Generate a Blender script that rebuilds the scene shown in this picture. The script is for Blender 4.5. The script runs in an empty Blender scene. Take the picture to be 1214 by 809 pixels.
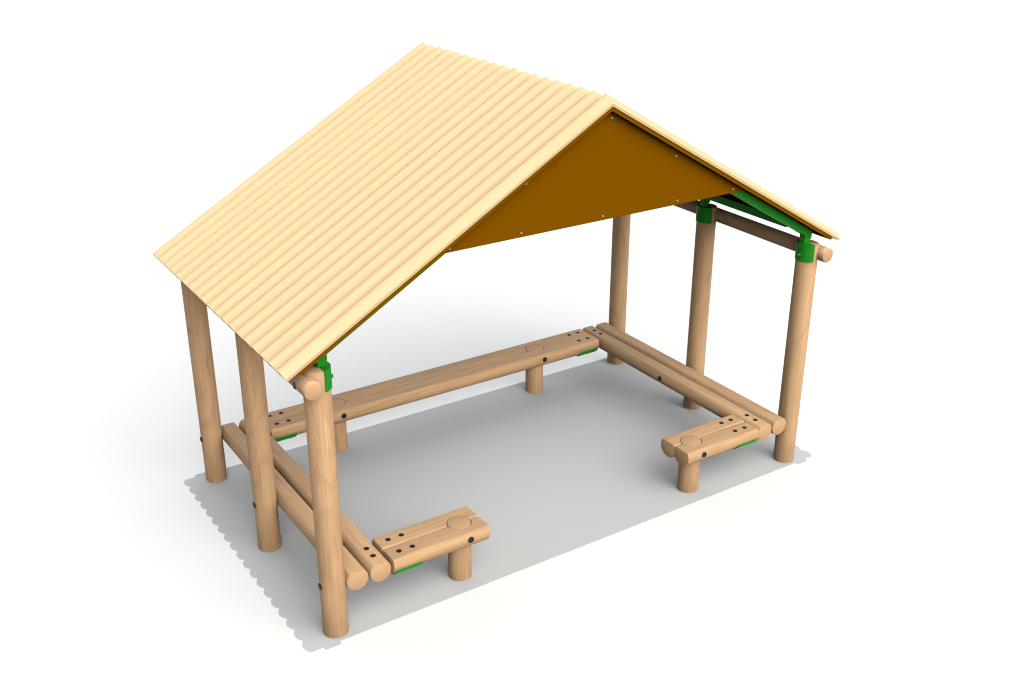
import bpy, bmesh, math
from mathutils import Vector, Matrix
C = bpy.context.scene.collection
PI = math.pi

# ------------------------------------------------------------------ materials
def mat(name):
    m = bpy.data.materials.new(name); m.use_nodes = True
    nt = m.node_tree
    return m, nt, nt.nodes['Principled BSDF']

def N(nt, t, **k):
    n = nt.nodes.new(t)
    for a, v in k.items(): setattr(n, a, v)
    return n

def wood(name, light, mid, dark, fine=75.0, stretch=0.030, rings=False, rough=0.62, tint=0.10, bump=0.10, streak=1.0):
    """timber with the grain along the local Z axis of each log"""
    m, nt, b = mat(name); L = nt.links.new
    tc = N(nt, 'ShaderNodeTexCoord'); oi = N(nt, 'ShaderNodeObjectInfo')
    off = N(nt, 'ShaderNodeVectorMath', operation='SCALE'); off.inputs[0].default_value = (7.3, 11.1, 5.7)
    L(oi.outputs['Random'], off.inputs['Scale'])
    add = N(nt, 'ShaderNodeVectorMath', operation='ADD'); L(tc.outputs['Object'], add.inputs[0]); L(off.outputs[0], add.inputs[1])
    def noise(scale, vec, detail=3.0, rough_=0.55, dist=0.0):
        mp = N(nt, 'ShaderNodeMapping'); mp.inputs['Scale'].default_value = vec; L(add.outputs[0], mp.inputs['Vector'])
        n = N(nt, 'ShaderNodeTexNoise'); n.inputs['Scale'].default_value = scale
        n.inputs['Detail'].default_value = detail; n.inputs['Roughness'].default_value = rough_; n.inputs['Distortion'].default_value = dist
        L(mp.outputs[0], n.inputs['Vector']); return n
    # growth rings: distance from the pith, bent by a slow noise, so that a sawn flat shows long cathedral figures
    slow = noise(3.0, (1, 1, .35), 2.0)
    fin = noise(fine, (1, 1, stretch), 4.0, 0.6)
    broad = noise(9.0, (1, 1, .12), 3.0, 0.6, .4)
    cr = N(nt, 'ShaderNodeValToRGB'); e = cr.color_ramp.elements
    e[0].position = .30; e[0].color = (*dark, 1); e[1].position = .70; e[1].color = (*light, 1)
    k = e.new(.50); k.color = (*mid, 1)
    L(fin.outputs['Fac'], cr.inputs['Fac'])
    # broad tone variation
    mr = N(nt, 'ShaderNodeMapRange'); mr.inputs['From Min'].default_value = .3; mr.inputs['From Max'].default_value = .7
    mr.inputs['To Min'].default_value = 1 - tint; mr.inputs['To Max'].default_value = 1 + tint * .6
    L(broad.outputs['Fac'], mr.inputs['Value'])
    mul = N(nt, 'ShaderNodeMix', data_type='RGBA', blend_type='MULTIPLY'); mul.inputs['Factor'].default_value = 1
    L(cr.outputs['Color'], mul.inputs['A']); L(mr.outputs[0], mul.inputs['B'])
    col = mul.outputs['Result']
    # rings
    sp = N(nt, 'ShaderNodeSeparateXYZ'); L(tc.outputs['Object'], sp.inputs[0])
    cb = N(nt, 'ShaderNodeCombineXYZ'); L(sp.outputs['X'], cb.inputs['X']); L(sp.outputs['Y'], cb.inputs['Y'])
    ln = N(nt, 'ShaderNodeVectorMath', operation='LENGTH'); L(cb.outputs[0], ln.inputs[0])
    s1 = N(nt, 'ShaderNodeMath', operation='MULTIPLY_ADD'); L(slow.outputs['Fac'], s1.inputs[0]); s1.inputs[1].default_value = .09; L(ln.outputs['Value'], s1.inputs[2])
    s2 = N(nt, 'ShaderNodeMath', operation='MULTIPLY'); L(s1.outputs[0], s2.inputs[0]); s2.inputs[1].default_value = 560.0
    s3 = N(nt, 'ShaderNodeMath', operation='SINE'); L(s2.outputs[0], s3.inputs[0])
    s4 = N(nt, 'ShaderNodeMapRange'); s4.inputs['From Min'].default_value = .2; s4.inputs['From Max'].default_value = 1.0
    s4.inputs['To Min'].default_value = 1.0; s4.inputs['To Max'].default_value = 1.0 - .10 * streak; L(s3.outputs[0], s4.inputs['Value'])
    m2 = N(nt, 'ShaderNodeMix', data_type='RGBA', blend_type='MULTIPLY'); m2.inputs['Factor'].default_value = 1
    L(col, m2.inputs['A']); L(s4.outputs[0], m2.inputs['B']); col = m2.outputs['Result']
    # short dark vessel streaks
    st = noise(150.0, (1, 1, .035), 1.0)
    s5 = N(nt, 'ShaderNodeMapRange'); s5.inputs['From Min'].default_value = .66; s5.inputs['From Max'].default_value = .76
    s5.inputs['To Min'].default_value = 1.0; s5.inputs['To Max'].default_value = 1.0 - .28 * streak; L(st.outputs['Fac'], s5.inputs['Value'])
    m3 = N(nt, 'ShaderNodeMix', data_type='RGBA', blend_type='MULTIPLY'); m3.inputs['Factor'].default_value = 1
    L(col, m3.inputs['A']); L(s5.outputs[0], m3.inputs['B']); col = m3.outputs['Result']
    # sawn ends: quiet, a little darker than the sides
    ge = N(nt, 'ShaderNodeNewGeometry'); vt = N(nt, 'ShaderNodeVectorTransform', vector_type='NORMAL', convert_from='WORLD', convert_to='OBJECT'); L(ge.outputs['Normal'], vt.inputs[0])
    sz = N(nt, 'ShaderNodeSeparateXYZ'); L(vt.outputs[0], sz.inputs[0]); ab = N(nt, 'ShaderNodeMath', operation='ABSOLUTE'); L(sz.outputs['Z'], ab.inputs[0])
    en = N(nt, 'ShaderNodeMapRange'); en.inputs['From Min'].default_value = .75; en.inputs['From Max'].default_value = .9; en.inputs['To Max'].default_value = .6; L(ab.outputs[0], en.inputs['Value'])
    m4 = N(nt, 'ShaderNodeMix', data_type='RGBA'); m4.inputs['B'].default_value = (*[v * .97 for v in mid], 1)
    L(en.outputs[0], m4.inputs['Factor']); L(col, m4.inputs['A']); col = m4.outputs['Result']
    L(col, b.inputs['Base Color'])
    b.inputs['Roughness'].default_value = rough; b.inputs['Specular IOR Level'].default_value = .25
    bp = N(nt, 'ShaderNodeBump'); bp.inputs['Strength'].default_value = bump; bp.inputs['Distance'].default_value = .002
    L(fin.outputs['Fac'], bp.inputs['Height']); L(bp.outputs[0], b.inputs['Normal'])
    return m

def plain(name, c, rough=.5, metal=0.0, spec=.3, vary=.04):
    m, nt, b = mat(name); L = nt.links.new
    tc = N(nt, 'ShaderNodeTexCoord'); n = N(nt, 'ShaderNodeTexNoise'); n.inputs['Scale'].default_value = 6.0; n.inputs['Detail'].default_value = 3
    L(tc.outputs['Object'], n.inputs['Vector'])
    cr = N(nt, 'ShaderNodeValToRGB'); e = cr.color_ramp.elements
    e[0].position = .3; e[1].position = .7
    e[0].color = tuple(v * (1 - vary) for v in c) + (1,); e[1].color = tuple(v * (1 + vary) for v in c) + (1,)
    L(n.outputs['Fac'], cr.inputs['Fac']); L(cr.outputs[0], b.inputs['Base Color'])
    b.inputs['Roughness'].default_value = rough; b.inputs['Metallic'].default_value = metal
    b.inputs['Specular IOR Level'].default_value = spec
    return m

M_WOOD = wood('round_timber', (.815, .515, .288), (.755, .467, .256), (.63, .375, .200), fine=130, stretch=.016, tint=.05)
M_SEAT = wood('seat_timber', (.84, .535, .295), (.77, .480, .26), (.67, .405, .212), fine=55, stretch=.05, streak=.6, tint=.10)
M_ROOF = wood('roof_timber', (.81, .600, .352), (.795, .565, .318), (.775, .515, .290), fine=120, stretch=.004, streak=.12, tint=.02, bump=.02)
M_PLY = plain('ochre_board', (.245, .092, .0), .8, spec=0.0, vary=.01)
M_GREEN = plain('green_paint', (.020, .31, .020), .5, spec=.12, vary=.03)
M_BLACK = plain('black_plastic', (.012, .014, .017), .45, spec=.4)
M_STEEL = plain('zinc_screw', (.36, .38, .44), .4, metal=.6)
M_GROUND = plain('white_ground', (.737, .737, .737), .9, spec=0.0, vary=.003)

# ------------------------------------------------------------------ object helpers
def empty(name, parent=None, loc=(0, 0, 0)):
    o = bpy.data.objects.new(name, None); C.objects.link(o); o.empty_display_size = .2
    if parent: o.parent = parent
    o.location = loc
    return o

WORLD = {}
def put(name, me, m, parent, W=None, angle=32):
    """link a mesh as ONE object at world matrix W under its parent"""
    if W is None: W = Matrix.Identity(4)
    if m and not me.materials: me.materials.append(m)
    if angle:
        for p in me.polygons: p.use_smooth = True
        me.set_sharp_from_angle(angle=math.radians(angle))
    o = bpy.data.objects.new(name, me); C.objects.link(o)
    if parent:
        o.parent = parent
        PW = WORLD.get(parent.name, Matrix.Translation(parent.location))
        o.matrix_local = PW.inverted() @ W
    else: o.matrix_world = W
    WORLD[o.name] = W.copy()
    return o

def mesh(name, bm):
    bmesh.ops.remove_doubles(bm, verts=bm.verts, dist=1e-6)
    bmesh.ops.recalc_face_normals(bm, faces=bm.faces)
    me = bpy.data.meshes.new(name); bm.to_mesh(me); bm.free(); return me

def frame(origin, z, y):
    z = Vector(z).normalized(); y = Vector(y).normalized(); x = y.cross(z).normalized(); y = z.cross(x)
    M = Matrix((x, y, z)).transposed().to_4x4(); M.translation = Vector(origin); return M

def loft(bm, rings, cap=True):
    vs = [[bm.verts.new(p) for p in r] for r in rings]
    n = len(vs[0])
    for a, b in zip(vs[:-1], vs[1:]):
        for i in range(n): bm.faces.new((a[i], a[(i + 1) % n], b[(i + 1) % n], b[i]))
    if cap:
        bm.faces.new(list(reversed(vs[0]))); bm.faces.new(vs[-1])

def box(bm, x0, x1, y0, y1, z0, z1, bev=0.0):
    r = bmesh.ops.create_cube(bm, size=1)
    for v in r['verts']: v.co = Vector(((x0 + x1) / 2 + v.co.x * (x1 - x0), (y0 + y1) / 2 + v.co.y * (y1 - y0), (z0 + z1) / 2 + v.co.z * (z1 - z0)))
    if bev:
        ed = list({e for v in r['verts'] for e in v.link_edges})
        bmesh.ops.bevel(bm, geom=ed, offset=bev, segments=2, affect='EDGES', profile=.5)

def log_mesh(name, r, length, flat=None, n=64, ch=.005, lim=None):
    """log along local Z (0..length); with flat=h the top is sawn off at local y=h, arrises eased"""
    def prof(rr, sh):
        pts = []
        for i in range(n):
            a = 2 * PI * i / n + PI / n + PI / 2
            x, y = rr * math.cos(a), rr * math.sin(a)
            if flat is not None and y > flat - sh:
                k = (flat - sh)
                half = math.sqrt(max(rr * rr - k * k, 0))
                # ease the arris
                t = min(1, abs(x) / half)
                x = x * 1.0
                y = k - .0022 * max(0, (t - .80) / .20) ** 2
            if lim and x * lim[1] > lim[0]: x = lim[0] * lim[1]   # planed where it meets its neighbour
            pts.append((x, y))
        return pts
    bm = bmesh.new()
    rings = []
    for z, d in ((0, ch), (ch * .3, ch * .3), (ch, 0), (length - ch, 0), (length - ch * .3, ch * .3), (length, ch)):
        rings.append([(x, y, z) for x, y in prof(r - d, d)])
    loft(bm, rings)
    return mesh(name, bm)

def lathe(name, prof, n=28):
    bm = bmesh.new()
    rings = [[(r * math.cos(2 * PI * i / n), r * math.sin(2 * PI * i / n), z) for i in range(n)] for r, z in prof]
    loft(bm, rings); return mesh(name, bm)

def cut(me, cutter_me, W, Wc):
    """real hole through a log: subtract a cylinder, keep only the result"""
    a = bpy.data.objects.new('tmp_a', me); b = bpy.data.objects.new('tmp_b', cutter_me)
    C.objects.link(a); C.objects.link(b); a.matrix_world = W; b.matrix_world = Wc
    md = a.modifiers.new('cut', 'BOOLEAN'); md.operation = 'DIFFERENCE'; md.object = b; md.solver = 'EXACT'
    bpy.context.view_layer.update()
    dg = bpy.context.evaluated_depsgraph_get()
    out = bpy.data.meshes.new_from_object(a.evaluated_get(dg)); out.name = me.name
    bpy.data.objects.remove(a); bpy.data.objects.remove(b)
    return out

# shared small hardware (axis = local Z, base at z=0, pointing out of the timber)
ME_CAP = lathe('bolt_cap', [(.0155, -.004), (.0160, .0012), (.0140, .0026), (.0075, .0030), (.0068, .0008), (.0005, .0008)])
ME_BOLT = lathe('bolt_head', [(.0185, -.010), (.0190, .004), (.0165, .0068), (.0110, .0072), (.0100, .0035), (.0045, .0035), (.004, .006), (.0005, .006)])
ME_DOME = lathe('dome_nut', [(.0135, -.004), (.0140, .003), (.0120, .009), (.0080, .0135), (.0035, .0155), (.0005, .016)])
ME_SCREW = lathe('screw', [(.0065, -.003), (.0068, .0015), (.0045, .0040), (.0005, .0048)], 16)

# ------------------------------------------------------------------ dimensions (metres)
PX, PY, PR, PH = 1.70, .946, .069, 1.582        # posts
SL = math.atan2(2.667 - 1.589, 1.88)            # roof slope
CS, SN = math.cos(SL), math.sin(SL)
XE, ZE = 1.881, 1.5890                          # eave, underside of the cladding
ZR = ZE + XE * math.tan(SL)                     # ridge
TOP, LS = .358, .309                             # seat height; axis height of the side bench logs

# ------------------------------------------------------------------ setting
gm = bmesh.new(); bmesh.ops.create_grid(gm, x_segments=8, y_segments=8, size=150)
ground = put('ground', mesh('ground', gm), M_GROUND, None, angle=0)
ground['kind'] = 'structure'

# ------------------------------------------------------------------ the shelter
S = empty('timber_shelter')
S['label'] = 'open timber shelter with gabled ribbed wooden roof, ochre gable board and built-in log benches'
S['category'] = 'shelter'

# posts
def post_mesh(sx):
    bm = bmesh.new(); n = 56; rings = []
    for z, d, k in ((0, .002, 0), (.004, 0, 0), (.215, 0, 0), (.235, 0, 1), (.372, 0, 1), (.395, 0, 0), (PH - .006, 0, 0), (PH - .002, .002, 0), (PH, .006, 0)):
        ring = []
        for i in range(n):
            a = 2 * PI * i / n
            x, y = (PR - d) * math.cos(a), (PR - d) * math.sin(a)
            if k: x = sx * max(x * sx, -(PR - .0062))      # flat seat where the bench log bears on the post
            ring.append((x, y, z))
        rings.append(ring)
    loft(bm, rings); return mesh('post', bm)

def bracket_mesh(sx):
    """half collar on the inner side of the post with a half plate over its top"""
    bm = bmesh.new(); A = math.radians(77); n = 26; r0, r1 = PR + .0005, PR + .0055
    z0, z1 = PH - .108, PH + .006
    pr = [(r * math.cos(PI - A + 2 * A * i / n) * sx, r * math.sin(PI - A + 2 * A * i / n)) for r in (r1,) for i in range(n + 1)]
    inn = [(r0 * math.cos(PI - A + 2 * A * i / n) * sx, r0 * math.sin(PI - A + 2 * A * i / n)) for i in range(n + 1)]
    loop = pr + inn[::-1]
    loft(bm, [[(x, y, z0) for x, y in loop], [(x, y, z1) for x, y in loop]])
    plate = [(x * .995, y * .995) for x, y in pr]
    loft(bm, [[(x, y, PH + .0005) for x, y in plate], [(x, y, z1 - .001) for x, y in plate]])
    return mesh('bracket', bm)

pm = {s: post_mesh(s) for s in (-1, 1)}; bk = {s: bracket_mesh(s) for s in (-1, 1)}
for sx in (-1, 1):
    for sy in (-1, 0, 1):
        W = Matrix.Translation((sx * PX, sy * PY, 0)) @ Matrix.Identity(4)
        p = put('post', pm[sx], M_WOOD, S, W)
        b = put('bracket', bk[sx], M_GREEN, p, W)
        put('dome_bolt', ME_DOME, M_GREEN, p, frame((sx * (PX - PR - .005), sy * PY, PH - .066), (-sx, 0, 0), (0, 0, 1)))
        put('bolt', ME_BOLT, M_BLACK, p, frame((sx * (PX + PR - .001), sy * PY, .318), (sx, 0, 0), (0, 0, 1)))

# purlins
for sx in (-1, 1):
    me = log_mesh('purlin', .048, 2.124, ch=.008)
    q = put('purlin', me, M_WOOD, S, frame((sx * 1.765, -1.062, 1.516), (0, 1, 0), (0, 0, 1)), angle=25)
    put('bolt', ME_BOLT, M_BLACK, q, frame((sx * 1.8090, -PY + .004, 1.512), (sx, 0, 0), (0, 0, 1)))

# steel rafters with their upstands, one welded piece per side and bay line
def zt(x, n): return ZR - x * math.tan(SL) + n / CS         # height at |x| of a line n metres off the roof plane
def rafter_mesh(sx):
    bm = bmesh.new(); n1, n0 = -.0225, -.0695; hw = .023
    x1 = 1.702
    prof = [(0, zt(0, n1)), (x1, zt(x1, n1)), (x1, zt(x1, n0)), (0, zt(0, n0))]
    loft(bm, [[(sx * x, -hw, z) for x, z in prof], [(sx * x, hw, z) for x, z in prof]])
    prof = [(1.643, PH + .0055), (1.643, zt(1.643, n0) + .012), (1.694, zt(1.694, n0) + .012), (1.694, PH + .0055)]
    loft(bm, [[(sx * x, -hw + .0008, z) for x, z in prof], [(sx * x, hw - .0008, z) for x, z in prof]])
    me = mesh('rafter', bm); return me
rm = {s: rafter_mesh(s) for s in (-1, 1)}
for sx in (-1, 1):
    for y in (-.941, 0, .941):
        put('rafter', rm[sx], M_GREEN, S, Matrix.Translation((0, y, 0)), angle=0)
    for y0, y1 in ((-.941 + .0235, -.0235), (.0235, .941 - .0235)):
        bm = bmesh.new(); pr = [(1.505, 1.7125), (1.505, 1.762), (1.545, zt(1.545, -.0235)), (1.545, 1.7125)]
        loft(bm, [[(sx * x, y, z) for x, z in pr] for y in (y0, y1)])
        put('eave_rail', mesh('eave_rail', bm), M_GREEN, S, angle=0)

# roof: ochre boarding below, half-round timber cladding above
def roof_frame(sx):  # local Z down the slope, local Y the roof normal
    return frame((0, 0, ZR), (sx * CS, 0, -SN), (sx * SN, 0, CS))
SLEN = XE / CS
def cladding_mesh():
    bm = bmesh.new(); nb = 19; w = 2.072 / nb; h = .041; seg = 16; lip = .006
    prof = []
    for i in range(nb):
        c = -1.036 + w * (i + .5)
        for k in range(seg + 1):
            u = -1 + 2 * k / seg
            prof.append((c + u * (w / 2 - .003), lip + h * (1 - abs(u) ** 2.2)))
    ya, yb = prof[0][0], prof[-1][0]
    prof[0] = (ya, .016); prof[-1] = (yb, .016)                 # squared edge of the outermost boards
    prof += [(yb + .003, .014), (yb + .003, 0), (ya - .003, 0), (ya - .003, .014)]
    # local x = +-world y, y = normal
    r0 = [(x, n, -n * math.tan(SL)) for x, n in prof]
    r1 = [(x, n, SLEN) for x, n in prof]
    K = 6
    rings = [[tuple(Vector(a).lerp(Vector(b), k / K)) for a, b in zip(r0, r1)] for k in range(K + 1)]
    loft(bm, rings); return mesh('roof_cladding', bm)
cl = cladding_mesh()
for sx in (-1, 1):
    put('roof_cladding', cl, M_ROOF, S, roof_frame(sx), angle=50)
    bm = bmesh.new()
    t0, t1 = -.0012, -.0215
    for nothing in (0,):
        z1 = 1.822 / CS
        pr = [(t0, -t0 * math.tan(SL)), (t0, z1), (t1, z1), (t1, -t1 * math.tan(SL))]
        loft(bm, [[(x, n, z) for n, z in pr] for x in (-1.031, 1.031)])
    put('roof_board', mesh('roof_board', bm), M_PLY, S, roof_frame(sx), angle=0)

# gable board
bm = bmesh.new(); zb = 2.041; n = -.0225
xa = (zt(0, n) - zb) / math.tan(SL)
tri = [(-xa, zb), (xa, zb), (0, zt(0, n))]
loft(bm, [[(x, -.985, z) for x, z in tri], [(x, -.9645, z) for x, z in tri]])
g = put('gable_panel', mesh('gable_panel', bm), M_PLY, S, angle=0)
for x, z in ((.038, 2.594), (-.150, 2.562), (.500, 2.327), (-.500, 2.323), (.958, 2.063), (-.958, 2.060), (.529, 2.064), (0, 2.064), (-.529, 2.064)):
    put('screw', ME_SCREW, M_STEEL, g, frame((x, -.985, z), (0, -1, 0), (0, 0, 1)))

# ------------------------------------------------------------------ benches
def bench_log(parent, a, b, holes=(), side=0):
    a = Vector(a); b = Vector(b); W = frame(a, b - a, (0, 0, 1))
    cr = abs(b.x - a.x) > .1
    me = log_mesh('seat_log', .0715 if cr else .0640, (b - a).length, flat=TOP - a.z, lim=(.0640, side) if cr else None)
    me.materials.append(M_SEAT)
    for hx, hy in holes:
        c = lathe('cutter', [(.0722, 0), (.0722, 1)], 56)
        me = cut(me, c, W, Matrix.Translation((hx, hy, -.2)))
    o = put('seat_log', me, M_SEAT, parent, W); return o

def cap(parent, x, y): put('bolt_cap', ME_CAP, M_BLACK, parent, Matrix.Translation((x, y, TOP - .0003)))
leg_me = log_mesh('leg', .068, TOP + .0006, ch=.003)
def leg(parent, x, y): put('leg', leg_me, M_WOOD, parent, Matrix.Translation((x, y, 0)))
def bolt(parent, o, d): put('bolt', ME_BOLT, M_BLACK, parent, frame(o, d, (0, 0, 1)))

def corner_plate(parent, sx, sy):
    """green steel plate under the joint of a side bench and a cross bench, with its dome nuts"""
    yc = sy * .873
    x0, x1 = sorted((sx * 1.185, sx * 1.350))
    prof = [(-.133, .289), (-.133, .270), (-.092, .238), (.092, .238), (.133, .270), (.133, .289), (.127, .289), (.127, .274), (.090, .243), (-.090, .243), (-.127, .274), (-.127, .289)]
    bm = bmesh.new(); loft(bm, [[(x, yc + y, z) for y, z in prof] for x in (x0, x1)])
    pl = put('corner_plate', mesh('corner_plate', bm), M_GREEN, parent, angle=30)
    for x, y in ((1.295, .807), (1.212, .807), (1.295, .938), (1.212, .938)):
        put('dome_nut', ME_DOME, M_GREEN, parent, frame((sx * x, sy * y, .2385), (0, 0, -1), (0, 1, 0)))

YE = .993
for sx in (-1, 1):
    B = empty('bench', S, (sx * 1.504, 0, 0)); WORLD[B.name] = Matrix.Translation(B.location)
    bench_log(B, (sx * 1.5725, -YE, LS), (sx * 1.5725, YE, LS))
    bench_log(B, (sx * 1.435, -YE, LS), (sx * 1.435, YE, LS))
    for sy in (-1, 1):
        for y in (.820, .900): cap(B, sx * 1.434, sy * y)
    bolt(B, (sx * (1.435 - .0630), 0.015, LS), (-sx, 0, 0))
def cross(x0, x1, sy, legs, plates):
    B = empty('bench', S, ((x0 + x1) / 2, sy * .873, 0)); WORLD[B.name] = Matrix.Translation(B.location)
    for y in (.8075, .9385):
        bench_log(B, (x0, sy * y, .3155), (x1, sy * y, .3155), [(lx, sy * .878) for lx in legs], side=sy if y < .87 else -sy)
    for lx in legs:
        leg(B, lx, sy * .878)
        bolt(B, (lx, sy * .873 - .0655 - .0705, .317), (0, -1, 0)); bolt(B, (lx, sy * .873 + .0655 + .0705, .317), (0, 1, 0))
    for sx in plates:
        for x in (1.295, 1.212):
            for y in (.8075, .9385): cap(B, sx * x, sy * y)
        corner_plate(B, sx, sy)
cross(-1.362, -.745, -1, (-.877,), (-1,))
cross(.745, 1.362, -1, (.877,), (1,))
cross(-1.362, 1.362, 1, (-.839, .839), (-1, 1))

# ------------------------------------------------------------------ camera
S17 = 1.7
cp = Vector((-2.0863, -3.2434, 2.288)) * S17
R = Matrix.Rotation(math.radians(-33.1745), 3, 'Z') @ Matrix.Rotation(math.radians(65.8723), 3, 'X') @ Matrix.Rotation(math.radians(.0788), 3, 'Z')
cam = bpy.data.cameras.new('camera'); co = bpy.data.objects.new('camera', cam); C.objects.link(co)
co.matrix_world = Matrix.Translation(cp) @ R.to_4x4()
cam.sensor_width = 36; cam.lens = 1309.14 / 1214 * 36; cam.clip_end = 600; cam.clip_start = .05
bpy.context.scene.camera = co

# ------------------------------------------------------------------ light
# studio lamp high above the shelter: crisp, almost parallel light from straight overhead
H = 800.0
sp = bpy.data.lights.new('overhead_lamp', 'SPOT'); so = bpy.data.objects.new('overhead_lamp', sp); C.objects.link(so)
so.location = (0, 0, H); sp.spot_size = math.radians(30); sp.spot_blend = .2; sp.shadow_soft_size = .5
E_LAMP = .50                                           # irradiance on the ground / pi
sp.energy = E_LAMP * PI * 4 * PI * H * H; sp.color = (1.0, .985, .95)

w = bpy.data.worlds.new('World'); bpy.context.scene.world = w; w.use_nodes = True
nt = w.node_tree; bg = nt.nodes['Background']; L = nt.links.new
tc = N(nt, 'ShaderNodeTexCoord')
def lobe(d, lo, hi):
    nrm = Vector(d).normalized()
    dt = N(nt, 'ShaderNodeVectorMath', operation='DOT_PRODUCT'); dt.inputs[1].default_value = nrm
    L(tc.outputs['Generated'], dt.inputs[0])
    mr = N(nt, 'ShaderNodeMapRange', interpolation_type='SMOOTHSTEP'); mr.inputs['From Min'].default_value = lo; mr.inputs['From Max'].default_value = hi
    L(dt.outputs['Value'], mr.inputs['Value']); return mr.outputs[0]
f = lobe((.30, -.94, .15), -.1, 1.0)                  # the open front of the studio is brighter than its back
k = lobe((-.03, -.80, .60), .68, 1.0)                  # large soft key above and in front
mx = N(nt, 'ShaderNodeMix', data_type='RGBA'); mx.inputs['A'].default_value = (.23, .26, .31, 1); mx.inputs['B'].default_value = (.97, .93, .86, 1)
L(f, mx.inputs['Factor'])
m2 = N(nt, 'ShaderNodeMix', data_type='RGBA', blend_type='ADD'); m2.inputs['B'].default_value = (2.75, 2.67, 2.52, 1)
L(k, m2.inputs['Factor']); L(mx.outputs['Result'], m2.inputs['A'])
q = lobe((.35, .85, .25), .15, 1.0)                      # added pale fill from behind, lifts the back bench and floor
m3 = N(nt, 'ShaderNodeMix', data_type='RGBA', blend_type='ADD'); m3.inputs['B'].default_value = (.44, .46, .50, 1)
L(q, m3.inputs['Factor']); L(m2.outputs['Result'], m3.inputs['A'])
L(m3.outputs['Result'], bg.inputs['Color']); bg.inputs['Strength'].default_value = 1.0

sc = bpy.context.scene
sc.render.engine = 'CYCLES'
sc.cycles.max_bounces = 6; sc.cycles.diffuse_bounces = 0
sc.cycles.use_denoising = True; sc.cycles.use_adaptive_sampling = False; sc.cycles.filter_width = 1.1
try: sc.cycles.denoiser = 'OPENIMAGEDENOISE'
except Exception: pass
sc.view_settings.view_transform = 'Standard'; sc.view_settings.look = 'None'
sc.view_settings.exposure = 0; sc.view_settings.gamma = 1
